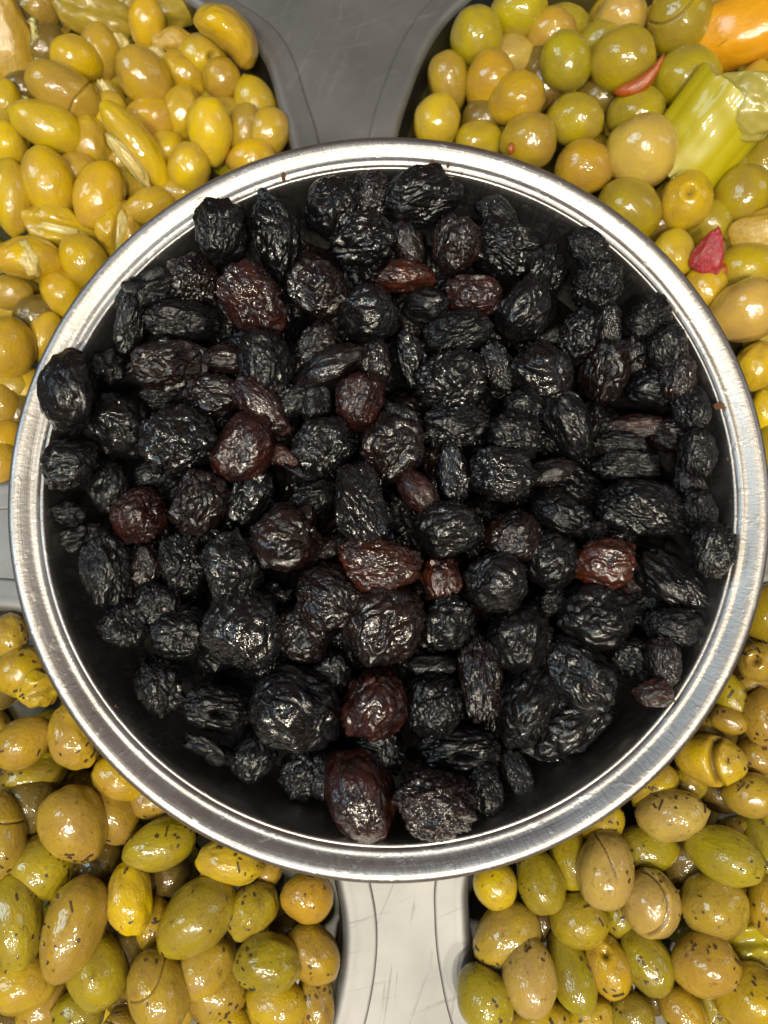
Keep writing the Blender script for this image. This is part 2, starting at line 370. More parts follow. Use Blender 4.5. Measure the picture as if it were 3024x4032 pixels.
# ------------------------------------------------------------------ the counter insert and its four wells
WELLS = {
 'lower left': [(-900, 2500), (-400, 2425), (60, 2412), (600, 2540), (1000, 2820), (1220, 3130), (1316, 3467), (1347, 3716), (1290, 4032), (1150, 4350), (800, 4700), (200, 4850), (-500, 4650), (-1000, 4000), (-1150, 3200)],
 'lower right': [(1857, 3440), (1848, 3600), (1868, 3800), (1930, 4032), (2100, 4350), (2500, 4700), (3100, 4850), (3800, 4600), (4150, 3900), (4150, 3100), (3700, 2420), (3100, 2300), (2660, 2460), (2200, 2800), (1950, 3110)],
 'upper left': [(753, 18), (1006, 190), (1100, 430), (1150, 620), (1150, 900), (1030, 1250), (800, 1580), (450, 1810), (30, 1885), (-500, 1850), (-1000, 1500), (-1200, 900), (-1100, 200), (-700, -300), (-100, -450), (400, -230)],
 'upper right': [(1560, 580), (1640, 305), (1725, 135), (1837, 15), (2100, -200), (2600, -420), (3200, -400), (3800, -100), (4150, 500), (4150, 1300), (3700, 1860), (3100, 1960), (2500, 1800), (2000, 1500), (1700, 1200), (1570, 850)],
}
def smooth_loop(pts, n=12):
    out = []; m = len(pts)
    for i in range(m):
        p0, p1, p2, p3 = (pts[(i + k - 1) % m] for k in range(4))
        for j in range(n):
            t = j / n
            out.append(tuple(.5 * (2 * p1[a] + (p2[a] - p0[a]) * t + (2 * p0[a] - 5 * p1[a] + 4 * p2[a] - p3[a]) * t * t + (3 * p1[a] - p0[a] - 3 * p2[a] + p3[a]) * t ** 3) for a in (0, 1)))
    return out
LOOPS = {}
for k, pts in WELLS.items():
    lp = [at(x, y, 0).xy for x, y in smooth_loop(pts)]
    ar = sum(lp[i].x * lp[(i + 1) % len(lp)].y - lp[(i + 1) % len(lp)].x * lp[i].y for i in range(len(lp)))
    if ar < 0: lp.reverse()
    LOOPS[k] = lp
def offs(lp, d):
    out = []; n = len(lp)
    for i in range(n):
        t = (lp[(i + 1) % n] - lp[i - 1]).normalized(); out.append(lp[i] + Vector((t.y, -t.x)) * d)
    return out
tray = bpy.data.objects.new("olive_counter_insert", None); COL.objects.link(tray)
tag(tray, "scratched stainless steel counter insert with four olive wells around the bowl", "serving tray")
# flat top with openings, filled from planar outlines
cu = bpy.data.curves.new("plate", 'CURVE'); cu.dimensions = '2D'; cu.fill_mode = 'BOTH'
def spl(pts):
    s = cu.splines.new('POLY'); s.points.add(len(pts) - 1); s.use_cyclic_u = True
    for q, p in zip(s.points, pts): q.co = (p[0], p[1], 0, 1)
spl([(-.62, -.55), (.62, -.55), (.62, .62), (-.62, .62)])
for lp in LOOPS.values(): spl(offs(lp, .004))
tmp = bpy.data.objects.new("plate_outline", cu); COL.objects.link(tmp)
dg = bpy.context.evaluated_depsgraph_get(); me = bpy.data.meshes.new_from_object(tmp.evaluated_get(dg)); bpy.data.objects.remove(tmp)
me.name = "top_plate"; me.materials.clear(); link("top_plate", me, M_PLATE, tray)
PROF = [(.0118, .0001), (.0119, .0006), (.0115, .0010), (.0108, .0011), (.0070, .0011), (.0050, .0013), (.0034, .0016), (.0022, .0014), (.0010, .0005), (.0002, -.0010), (-.0004, -.0035), (-.0010, -.009), (-.0030, -.030), (-.0050, -.043), (-.0085, -.0465), (-.014, -.0475)]
for k, lp in LOOPS.items():
    n = len(lp); vs = []; fs = []
    for d, z in PROF: vs += [(p.x, p.y, z) for p in offs(lp, d)]
    for i in range(len(PROF) - 1):
        for j in range(n): a = i * n + j; b_ = i * n + (j + 1) % n; fs.append((a, b_, b_ + n, a + n))
    fs.append(tuple(range((len(PROF) - 1) * n, len(PROF) * n)))
    cut = 9 * n
    link("flange", mesh("flange", vs[:cut + n], fs[:cut]), M_PLATE, tray)
    wl = link("well", mesh("well", vs[cut:], [tuple(i - cut for i in f) for f in fs[cut:]]), M_WELL, tray); wl["label"] = "steel well of the counter insert, " + k
    # brine standing between the lower olives
    zb = -.016 if 'upper' in k else -.024
    bl = offs(lp, -.0015 if 'upper' in k else -.0022)
    br = link("brine", mesh("brine", [(p.x, p.y, zb) for p in bl], [tuple(range(n))], False), M_BRINE)
    tag(br, "murky brine standing between the olives of the %s well" % k, "brine", kind="stuff")

# ------------------------------------------------------------------ the bowl
BP = [(.0995, -.0340), (.1034, -.0250), (.1061, -.0150), (.1074, -.0090), (.1088, -.0056), (.1135, -.0046), (.1160, -.0050), (.1180, -.0048), (.1193, -.0036), (.11995, -.0021), (.11995, -.0010), (.1194, -.0002), (.1184, .0003), (.1170, .0003), (.1156, -.0001), (.1140, -.0008), (.1128, -.0014),
      (.1120, -.0018), (.1113, -.0020), (.1106, -.0020), (.1100, -.0021), (.1094, -.0024), (.1087, -.0030), (.1078, -.0041), (.1070, -.0060), (.1062, -.0090), (.1050, -.0145), (.1024, -.0240), (.0985, -.0325), (.0935, -.0375), (.0860, -.0394), (.0700, -.0398), (.0350, -.0400), (.0002, -.0400)]
BP = [((.12 - (.12 - r) * .82) if r > .1084 else r + .0021 if r > .09 else r, z) for r, z in BP]
def lathe(name, prof, n=320):
    vs = []; fs = []
    for r, z in prof: vs += [(r * math.cos(j / n * math.tau), r * math.sin(j / n * math.tau), z) for j in range(n)]
    for i in range(len(prof) - 1):
        for j in range(n): a = i * n + j; b_ = i * n + (j + 1) % n; fs.append((a, b_, b_ + n, a + n))
    return mesh(name, vs, fs)
outer = [(.0002, -.0408), (.0700, -.0408), (.0880, -.0403), (.0968, -.0388)]
bowl = bpy.data.objects.new("steel_bowl", None); COL.objects.link(bowl); bowl.location = (0, 0, H); bowl.scale = (1.011, 1.011, 1)
tag(bowl, "round stainless steel bowl with rolled rim heaped with wrinkled black olives", "bowl")
link("bowl_body", lathe("bowl_body", outer + BP[:5] + BP[22:]), M_BOWL, bowl)
link("rolled_rim", lathe("rolled_rim", BP[4:23]), M_BOWL, bowl)
def wall_r(z):      # inner radius of the bowl at height z over the rim's plane
    pts = BP[23:]
    for (r0, z0), (r1, z1) in zip(pts, pts[1:]):
        if z1 <= z <= z0: return r0 + (r1 - r0) * (z - z0) / (z1 - z0)
    return .1101 if z > -.004 else .08
zo = -.033
oil = link("added_dark_oil", mesh("added_dark_oil", [(.1005 * math.cos(j / 96 * math.tau), .1005 * math.sin(j / 96 * math.tau), H + zo) for j in range(96)], [tuple(range(96))], False), M_GAP_OIL)  # added disc that hides the bright bowl floor and keeps the gaps dark
tag(oil, "dark oil disc added under the black olives to keep the gaps dark", "oil", kind="stuff")

# ------------------------------------------------------------------ black olives
BLACK = parse("""
A1 1160 470 350 310 100 -.9 k cap
A2 1490 500 430 240 100 0 k
A3 730 820 340 180 20 .2 s
A4 620 1020 330 150 80 0 k
A5 1000 760 260 280 90 .3 b
A6 1350 880 410 310 -50 -.2 r
A7 930 1000 380 220 0 .2 k
A8 870 1250 410 280 15 -.2 b
A9 1180 1230 250 150 0 .5 b
A10 1430 1250 360 290 100 0 k
A11 260 1420 440 300 95 -1.1 k smooth
A12 500 1270 190 170 60 .4 s
A13 830 1440 260 150 10 .7 k
A14 1110 1440 290 230 10 .3 b
A15 1400 1500 400 210 -45 0 r
D16 570 270 370 320 -40 0 k
D1 270 500 310 270 20 -.2 k
D2 915 350 400 370 0 -.4 g
D3 1290 400 410 330 60 -.2 r
D4 1330 680 340 260 60 .3 g
D5 500 620 300 220 100 .1 k
D6 680 800 300 290 20 .1 r
D7 1030 720 350 290 75 -.1 b
D8 270 790 170 140 0 .5 s
D9 320 920 220 130 20 .5 s
D10 480 1110 400 250 100 -.1 k
D11 710 1110 200 130 90 .6 b
D12 920 1080 310 240 105 .2 k
D13 1230 1110 370 330 100 -.3 g
D14 1550 930 380 360 20 -.4 b
D15 780 1320 200 190 80 .5 k
D16b 600 1450 260 250 60 0 k
D17 920 1500 320 300 10 .6 k
D18 1300 1480 440 420 80 -.5 g
D19 1500 1270 200 130 -20 .5 s
D20 760 560 160 110 10 .6 g
B1 330 330 340 300 60 0 k
B2 540 270 230 190 90 .3 b
B3 840 270 400 290 15 -.4 k
B4 490 520 330 270 20 0 g
B5 760 550 280 170 110 .3 b
B6 740 740 320 180 0 .3 o
B7 1050 550 300 260 90 -.1 b
B8 1350 580 370 290 -20 0 k
B9 1290 370 260 160 -40 .3 k
B10 220 820 320 310 0 0 b
B11 530 960 310 300 30 0 g
B12 880 920 220 170 0 .4 k
B13 1160 850 290 230 0 -.1 r
B14 1050 1070 370 230 15 0 k
B15 1460 930 370 290 60 -.2 k
B15b 1570 730 310 220 70 .2 k
B16 230 1150 230 170 70 .4 b
B17 290 1290 440 210 30 0 b smooth
B18 570 1260 240 170 100 .3 b
B19 780 1230 300 160 100 .3 g
B20 1030 1360 370 340 20 -.4 g
B21 1290 1280 270 170 110 .3 g
C1 320 1020 360 300 -45 -.2 g
B23 490 1470 320 270 80 -.2 r
E24 1050 250 340 250 10 -.1 g
E1 260 370 320 300 30 -.2 g
E2 70 110 180 140 20 .4 g
E3 230 150 190 150 90 .4 k
E5 670 400 350 330 60 -.3 b
E6 720 230 260 160 -30 .2 g
E7 820 650 290 170 -50 -.2 r smooth
E8 1030 550 330 160 100 .2 g
E9 1320 560 350 300 -20 -.4 g ring
E10 470 730 450 330 105 -.9 g star
E11 700 760 180 150 60 .5 s
E12 1010 870 350 330 20 -.3 g
E13 600 1090 460 310 -10 -.5 o
E14 960 1180 240 220 90 .1 o
E15 1290 1190 330 310 0 -.3 g
E16 300 1300 380 360 -30 -.5 b
E17 630 1440 440 400 55 -.6 b
E18 1000 1430 300 290 30 -.1 g
E19 130 1500 330 310 -20 .1 b
E21 1390 930 290 280 10 .1 b
E22 1400 320 310 280 -30 .1 k
E23 1430 1530 380 340 60 -.1 k
E25 30 450 160 80 -30 .5 o
E26 140 540 210 110 -20 .5 s
E27 200 700 230 150 25 .5 k
E28 300 1000 190 110 30 .6 b
E29 1600 1050 310 270 60 .1 k
C2 650 490 270 260 60 .1 k
C3 700 740 210 130 90 .3 g
C4 530 800 300 230 60 0 k
C5 350 800 260 80 25 .3 s
C6 690 1000 330 250 75 0 b
C7 890 900 210 170 80 .5 b
C8 970 1100 310 250 10 .1 k
C9 480 1310 390 250 -60 0 k
C10 870 1330 310 130 5 .5 r
C11 1100 1370 190 150 0 .4 b
C12 190 1210 150 140 0 .3 g
C13 780 1430 270 140 0 .4 k
C14 600 270 220 140 -40 .7 k
C15 940 680 170 130 60 .9 k
F1 920 460 480 300 -15 -.4 k
F2 820 200 340 170 0 .2 k
F3 1190 310 260 170 110 .2 b
F4 430 480 330 230 -20 .1 k
F5 370 240 270 170 10 .3 b
F6 680 770 350 280 0 -.4 o
F7 1070 900 450 270 -40 -.3 k
F8 1330 700 300 240 80 0 k
F9 380 770 290 270 60 .1 k
F10 640 1100 410 350 10 -.4 k
F11 1100 1160 310 200 -5 .1 k
F12 920 1040 190 160 0 .4 k
F13 830 1330 310 240 -20 .1 k
F14 1040 1360 210 150 100 .3 b
F15 980 1560 210 160 10 0 r
F16 530 1440 460 330 -45 -.6 k
F18 370 1000 140 120 20 .5 k
F20 860 890 120 80 20 .3 r
F22 620 590 120 110 0 .4 k
G1 350 450 310 240 110 -.1 k
G2 690 590 380 240 -10 .1 k hole
G6 1150 600 490 430 -20 -.5 g
G7 640 830 310 200 -25 .2 s
G8 900 880 260 230 60 .1 k
G9 1180 970 210 170 90 .4 k
G10 1310 980 210 150 90 .4 k
H1 370 370 360 330 80 -.5 r
H2 710 380 310 280 80 -.1 k
H3 960 220 430 210 95 -.2 b
H4 1220 390 430 310 75 -.4 k
H6 1440 480 430 290 30 0 k
H7 850 630 410 230 0 .1 k hole
H8 420 630 270 200 -40 .3 g
H9 300 862 460 330 107 -.3 r smooth
H10 700 920 390 310 -5 0 b
H11 980 830 270 180 95 .3 k
H12 1150 740 270 130 -65 .3 k
H13 1290 620 290 130 -20 .4 s
H14 150 200 150 140 60 .4 g
H15 700 170 240 130 0 .4 g
C20 960 680 190 150 50 .7 k
C21 1060 860 200 160 100 .7 k
C22 1130 1040 210 160 80 .7 b
C23 1200 1220 200 150 100 .7 k
C24 1240 1480 210 160 90 .7 k
F24 1240 480 210 160 100 .7 k
""")
CB = {'k': (.0046, .0036, .0035), 'g': (.0036, .0028, .0025), 'b': (.012, .0045, .003), 'r': (.030, .0062, .0034), 'o': (.060, .0125, .003), 's': (.006, .005, .005)}
GL = {'k': .5, 'g': 1.0, 'b': .8, 'r': .85, 'o': .9, 's': .4}
WB = {'k': 'matte black', 'g': 'glossy black', 'b': 'dark brown', 'r': 'red-brown', 'o': 'orange-brown', 's': 'torn black'}
ORD = ["outermost", "second in from the rim", "third in from the rim", "fourth in from the rim", "fifth in from the rim", "sixth in from the rim", "seventh in from the rim", "eighth in from the rim", "ninth in from the rim", "tenth in from the rim", "eleventh in from the rim", "twelfth in from the rim", "thirteenth in from the rim", "fourteenth in from the rim"] + ["nearest the centre"] * 9
CLK = ["twelve", "one", "two", "three", "four", "five", "six", "seven", "eight", "nine", "ten", "eleven"]
BC = (1512, 2060)
for d in BLACK:
    dx, dy = d['x'] - BC[0], BC[1] - d['y']; d['r'] = math.hypot(dx, dy); d['clk'] = int(round(math.degrees(math.atan2(dx, dy)) / 30)) % 12
SPECIAL = {
 'A1': "squarish matte black olive standing up against the bowl's rim at eleven o'clock",
 'A11': "smooth oval black olive leaning over the bowl's left rim",
 'E10': "faceted star-shaped glossy black olive raised at the very centre of the bowl",
 'E13': "orange-brown glossy olive lying just below the faceted one in the bowl's centre",
 'E7': "small smooth red-brown olive just right of the faceted central one",
 'E14': "small squarish orange-brown olive right of the long orange-brown one in the bowl's centre",
 'H9': "smooth red-brown teardrop olive against the bowl's bottom wall",
 'H10': "plump blackish-brown olive beside the red-brown teardrop at the bowl's bottom wall",
 'F8': "matte black olive resting alone against the bowl's right inner wall",
 'F6': "orange-brown olive in the right part of the bowl, dull skinned",
 'H1': "red-brown olive with sparkling wrinkles above the teardrop olive near the bowl's bottom",
 'G2': "black olive with an open pit hole at the lower left of the heap",
 'H7': "black olive lying sideways with a dark pit hole near the bowl's bottom",
 'B17': "smooth dark brown elongated olive with a folded edge in the upper middle",
 'E9': "glossy black olive with a ring-shaped fold right of the bowl's centre",
 'B3': "large matte black olive pressed against the bowl's rim at twelve o'clock",
 'A8': "long dark brown olive with veined skin in the upper left of the bowl",
 'A6': "big red-brown glossy olive in the upper left of the bowl",
 'D3': "large red-brown olive left of the bowl's centre with glittering wrinkles",
}
SPECIAL_IDS = set(SPECIAL)
for c in range(12):
    L_ = sorted([d for d in BLACK if d['clk'] == c], key=lambda d: -d['r'])
    for i, d in enumerate(L_):
        if d['id'] in SPECIAL: d['label'] = SPECIAL[d['id']]; continue
        kind = "olive scrap" if d['look'] == 's' else ("small olive" if max(d['L'], d['W']) < 160 else "large olive" if d['L'] > 255 else "olive")
        d['label'] = "%s wrinkled %s, %s towards %s o'clock" % (WB[d['look']], kind, ORD[i], CLK[c])
rng = random.Random(5)
BPOS = []
for d in BLACK:
    if d['lay'] >= .3 and d['look'] != 's' and d['L'] < 190: k_ = min(1.3, 175 / d['L']); d['L'] *= k_; d['W'] *= k_
    z = None; lay = d['lay']
    for it in range(40):
        p0 = at(d['x'], d['y'], H - .012)
        z = H - .0125 + .0075 * ((-.55 * p0.x + .8 * p0.y) / .1) + .007 * (1 - (p0.xy.length / .1) ** 2) - .010 * lay
        p = at(d['x'], d['y'], z); k = (p - CAM).dot(FW) / (FPX * 3.9375); need = (d['W'] * .54) * k
        if p.xy.length + need < wall_r(z - H) or z > H + .006: break
        lay -= .1
    me = rng.choice(BLK)
    if d['look'] == 's': me = rng.choice(SCR)
    free = True
    if d['f'] == 'smooth': me = SMO2 if d['id'] in ('H9', 'E7') else SMO
    if d['f'] == 'hole': me = BHOLE; free = False
    if d['f'] == 'star': me = STAR
    if d['f'] == 'cap': me = CAP
    c = CB[d['look']]; v = rng.uniform(.75, 1.25)
    o = place("black_olive" if d['look'] != 's' else "olive_scrap", me, M_BLACK, d, z, tuple(x * v for x in c), rng, free, GL[d['look']] * rng.uniform(.8, 1.1))
    tag(o, d['label'], "olive" if d['look'] != 's' else "olive scrap", "black olives heaped in the steel bowl" if d['look'] != 's' else "torn olive scraps in the bowl")
    BPOS.append(p)
# the layer beneath, glimpsed through the gaps
sp = .0225; BUR = []
for i in range(-5, 6):
    for j in range(-5, 6):
        x = (i + .5 * (j % 2)) * sp + rng.uniform(-.003, .003) - .004; y = j * sp * .87 + rng.uniform(-.003, .003) + .004
        r = math.hypot(x, y)
        if r > .087: continue
        z = H - .0125 + .0075 * ((-.55 * x + .8 * y) / .1) + .007 * (1 - (r / .1) ** 2) - .0165 - rng.uniform(0, .004)
        px, py = pix((x, y, z)); a = rng.uniform(0, 180)
        d = dict(x=px, y=py, L=265, W=205, a=a)
        o = place("black_olive", rng.choice(BLK), M_BLACK, d, z, tuple(q * rng.uniform(.6, 1.1) for q in CB[rng.choice('kkkkb')]), rng, True, .3)
        tag(o, None, "olive", "black olives buried deeper in the bowl")
        ddx, ddy = px - BC[0], BC[1] - py; BUR.append((int(round(math.degrees(math.atan2(ddx, ddy)) / 30)) % 12, -math.hypot(ddx, ddy), o))
for c in range(12):
    for i, (_, _, o) in enumerate(sorted([b_ for b_ in BUR if b_[0] == c], key=lambda b_: b_[1])):
        o["label"] = "black olive glimpsed beneath the heap's top layer, %s towards %s o'clock" % (ORD[i], CLK[c])

# ------------------------------------------------------------------ green olives
GREEN = {
'upper left': parse("""
T1 340 480 400 245 -28 -.5 t crack
T2 250 660 375 235 -22 -.4 y
T3 405 310 270 215 -20 -.2 Y
T4 255 960 370 260 105 -.3 y
T5 520 1020 370 250 70 -.2 y
T6 60 1030 380 205 95 -.3 y
T7 760 415 340 260 -55 -.2 t
T8 700 795 500 270 -52 -.4 y bend
T9 1100 690 330 225 95 -.4 Y
T10 800 620 270 170 -10 .3 o
T11 770 130 270 190 95 0 y
T12 1165 225 390 370 -42 -.5 y hook
T13 1160 410 200 200 70 0 t
T14 1060 300 190 160 20 .4 y pit
T15 1280 690 280 180 80 .2 t
T16 1400 700 220 170 70 .3 t
T17 1330 540 180 150 110 .5 y
T18 990 880 260 220 90 -.1 Y
T19 780 1080 270 180 15 .1 y
T20 620 1200 220 190 80 .3 y split
T21 440 1370 290 240 -60 0 y
T22 160 1390 340 310 0 -.3 y fleshy
T23 320 1190 360 150 -15 .4 y split
T24 40 760 230 190 100 .1 y
T25 30 540 240 160 90 .2 y
T26 115 460 130 120 0 .6 d
T27 520 270 260 180 95 .3 t
T29 180 50 210 170 20 .5 t
T30 140 130 200 150 -40 .7 d
T33 970 390 240 130 -38 .5 y wrink
T34 950 590 260 150 80 .4 y wrink
T35 470 750 270 165 100 .5 y wrink
T36 560 620 240 150 70 .7 y
T37 410 900 170 140 0 .6 t
T38 870 790 150 140 0 .5 y
T39 330 1520 230 190 -60 .5 y
T40 50 1530 170 120 0 .6 t
T43 230 260 240 200 60 .6 d
T46 1200 620 200 150 0 .8 t
T47 60 910 150 120 0 .7 y
T48 1320 830 200 140 10 .4 y
T49 950 1010 190 130 20 .6 t
X1 50 545 370 300 95 -.3 o
X3 370 240 260 190 -60 .4 y
X4 230 360 290 220 15 .6 d wrink
X5 260 480 210 130 70 .4 y
X6 60 780 230 160 0 .5 t
X7 0 900 300 230 90 .3 t
X8 10 1080 260 200 20 .4 o
X9 0 1230 280 220 90 .3 t
X10 110 920 190 140 60 .7 d
X12 150 770 170 120 80 .6 y
"""),
'upper right': parse("""
R1 410 150 230 225 90 -.2 g round
R2 590 40 250 220 20 -.1 g round
R3 730 140 210 200 0 .2 t round
R4 1020 90 250 210 60 0 l round
R5 1280 85 300 270 90 -.4 g slitA
R6 790 265 250 225 100 -.2 g round
R7 1030 260 290 265 10 -.4 g round
R8 1310 330 290 240 10 -.3 g round
R9 290 350 240 175 100 .3 t
R10 465 370 280 215 80 .1 o
R11 580 430 250 215 15 -.3 o round
R12 240 520 225 200 80 0 y round
R13 830 515 255 210 -8 -.1 g round
R14 1090 490 250 220 10 .1 g round
R15 630 605 245 225 0 -.2 t round
R16 430 520 180 140 60 .7 d
R17 420 610 180 130 0 .5 g
R18 870 720 250 225 -10 -.1 o round
R19 1120 655 310 300 -50 -.6 l round
R20 1065 900 290 245 -35 -.2 g round
R21 1305 865 250 225 80 -.2 y pit
R22 1250 1090 210 185 80 .1 y
R23 1380 1250 160 140 80 .3 y
R24 1550 840 270 235 60 .1 g round
R25 1570 1150 280 210 10 .2 g
R26 1560 1335 310 260 20 -.5 l
R27 1600 420 270 210 80 .1 o
R29 1500 30 240 180 10 .2 l
R30 560 245 150 120 0 .7 l
R31 690 300 220 170 90 .8 d
R32 920 200 300 180 40 .6 g
R33 700 380 170 130 90 .9 d
R34 940 420 200 150 0 .9 d
R35 1420 500 220 170 0 .8 g
R36 1400 960 180 150 30 .7 g
R37 1200 960 170 140 30 .8 d
R38 1480 1220 180 150 20 .8 d
Y3 520 650 290 240 60 .1 y wrink
Y4 565 920 250 160 90 .2 Y
Y7 560 500 150 120 0 .7 g
Y8 610 1120 300 260 80 .5 g
Y9 640 1360 300 260 20 .7 d
"""),
'lower left': parse("""
P1 470 395 500 395 118 -.6 t
P2 1010 525 460 310 20 .1 g
P3 820 860 440 285 95 -.3 Y wrink
P4 470 1045 620 375 70 -.7 t
P5 100 1010 600 320 95 -.5 g
P6 5 460 500 300 90 -.5 t crack
P7 270 670 430 400 -20 .2 g
P8 1240 985 550 400 45 -.5 g
P10 700 330 430 320 -50 .4 t
P11 200 270 390 340 90 .5 d
P12 140 1385 430 370 5 -.3 y
P13 610 1310 480 370 105 0 g
P14 1000 1450 500 375 110 -.5 t slitA
P15 1300 1290 420 360 50 .1 t
P17 500 1590 330 280 0 .1 g
P18 760 1720 280 260 80 -.2 t crack
P19 290 1520 330 200 50 .6 t
P20 210 90 330 190 15 .6 g
P21 780 100 270 200 -15 .3 y
P24 965 1020 220 150 80 .5 y
P25 970 240 210 160 0 .6 t
P27 820 1170 250 200 30 .8 d
P28 620 650 260 240 90 .9 d
P29 800 1500 180 160 0 .7 t
P30 30 1640 220 150 0 .2 d wrink
P31 1060 720 220 170 0 .9 d
P32 1100 420 180 150 0 .7 t
O1 90 370 440 330 90 .2 t wrink
O2 200 690 340 330 60 .3 y
O3 370 850 390 350 20 .1 y coll
O4 220 1350 560 440 35 -.3 o
O5 680 1310 620 430 108 -.4 o wrink
O8 10 830 300 250 90 .8 d
O9 420 1560 300 230 0 .9 g
O10 560 700 330 260 110 .7 d
O11 780 1020 340 260 120 .8 d
O12 980 1330 330 250 130 .8 d
O13 1250 1560 330 250 140 .7 g
Q1 470 210 600 380 -10 -.1 y wrink
Q2 1150 520 480 430 0 -.1 o
Q3 660 640 520 420 50 -.1 g wrink
Q4 810 1110 610 480 -5 -.5 g wrink
Q5 1210 1030 560 440 -50 .1 o
Q6 340 1370 430 380 10 .3 t
Q7 880 1490 560 440 -25 .1 Y
Q8 1230 1450 400 230 95 .4 t wrink
Q9 400 1660 330 250 0 .3 y
Q10 800 300 210 180 80 .6 t
Q12 1000 840 260 200 0 .9 d
"""),
'lower right': parse("""
V1 340 560 370 350 95 -.1 Y
V2 690 540 500 360 105 -.1 g
V3 940 350 340 240 100 .4 g
V4 1200 440 600 450 82 -.5 l slitV
V5 420 960 580 440 35 0 t
V6 1000 850 460 410 -10 0 g
V7 610 1280 590 430 95 -.6 l
V8 930 1250 620 340 110 0 g
V9 1220 1200 480 350 112 0 y pit
V10 250 1460 510 420 118 -.5 g
V12 1310 790 260 210 90 .5 g
V14 700 1660 360 260 0 .3 y
V15 1080 1610 400 320 30 .2 y
V17 800 1550 170 150 0 .7 d
V18 1180 80 260 220 40 .3 y
V19 700 860 200 150 80 .8 d
V20 430 1640 260 200 0 .7 t
W1 700 670 530 480 95 -.4 l slitW
W2 1215 690 560 510 0 -.3 t
W3 1290 270 640 450 -25 -.6 g
W5 660 230 470 260 0 .4 g
W6 1135 1170 570 480 15 -.4 t
W7 670 1150 520 390 120 0 g
W8 1500 960 310 280 0 .3 g coll
W9 1660 690 500 330 100 -.2 o
W10 1500 1450 560 540 0 -.5 y
W11 960 1560 430 330 -55 -.1 o
W12 540 1600 390 350 20 .1 g
W13 1190 1500 350 190 105 .4 g
W14 990 340 320 290 30 .7 d
W15 1590 210 420 200 110 .3 g
W16 950 870 200 160 0 .8 g
W17 1590 1130 320 280 0 .7 d
W18 730 1440 220 180 0 .9 d
W19 1420 80 220 160 0 .6 t
Z1 1560 180 370 350 90 0 t hole
Z2 1620 700 520 400 95 -.1 t
Z3 1120 1090 640 470 -12 -.2 y cleft
Z4 1310 500 330 210 110 .4 g
Z5 1290 720 340 280 -20 .2 t
Z6 1490 1420 480 410 0 -.1 t
Z7 590 1330 350 260 45 .3 y
Z8 750 1600 640 480 5 -.2 l
Z9 1570 1060 300 260 0 .5 t
Z10 1080 810 180 150 90 .6 g
Z13 1520 380 220 160 0 .5 t
Z14 1230 1400 300 250 0 .9 d
Y10 590 2090 330 280 80 .4 g
Z15 880 1330 320 250 45 .8 g
Z16 1180 900 300 230 60 .9 d
"""),
}
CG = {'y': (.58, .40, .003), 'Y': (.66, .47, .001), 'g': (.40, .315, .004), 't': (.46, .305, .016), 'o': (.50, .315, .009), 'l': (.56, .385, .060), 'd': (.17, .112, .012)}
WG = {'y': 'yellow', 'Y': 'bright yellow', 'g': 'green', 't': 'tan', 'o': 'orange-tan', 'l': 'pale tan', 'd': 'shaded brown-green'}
FW_ = {'crack': 'cracked', 'bend': 'bent', 'hook': 'hook-shaped', 'pit': 'dimpled', 'hole': 'dark-pitted', 'slitA': 'slit', 'slitB': 'curved-slit', 'slitV': 'diagonally slit', 'slitW': 'arc-slit', 'cleft': 'two-lobed', 'wrink': 'wrinkled', 'coll': 'collapsed', 'split': 'split-open', 'fleshy': 'flesh-exposed', 'round': 'round'}
ORDN = ["first", "second", "third", "fourth", "fifth", "sixth", "seventh", "eighth", "ninth", "tenth", "eleventh", "twelfth", "thirteenth", "fourteenth", "fifteenth", "sixteenth", "seventeenth", "eighteenth", "nineteenth", "twentieth"] + ["twenty-first", "twenty-second", "twenty-third", "twenty-fourth", "twenty-fifth"] + ["farthest"] * 20
rng = random.Random(11)
def patch(olive, x, y, sx, sy, seed, rot=0, z=.9, th=.22, m=M_FLESH):
    """a ragged lump of pale flesh on the face of an olive, in the olive's own unit frame"""
    S = Vector((seed, seed * 2, seed * 3))
    def f(p):
        r = 1 + .35 * nz(p * 1.6 + S) + .15 * nz(p * 4 + S); q = Vector((p.x * sx * r, p.y * sy * r, 0))
        c, s = math.cos(rot), math.sin(rot); q = Vector((x + q.x * c - q.y * s, y + q.x * s + q.y * c, 0)); rad = min(.96, q.length)
        q.z = math.sqrt(1 - rad * rad) * z + p.z * th * r; return q
    me = blob("flesh", 4, f); o = link("flesh", me, m); o.parent = olive
    return o
TOPS = {}
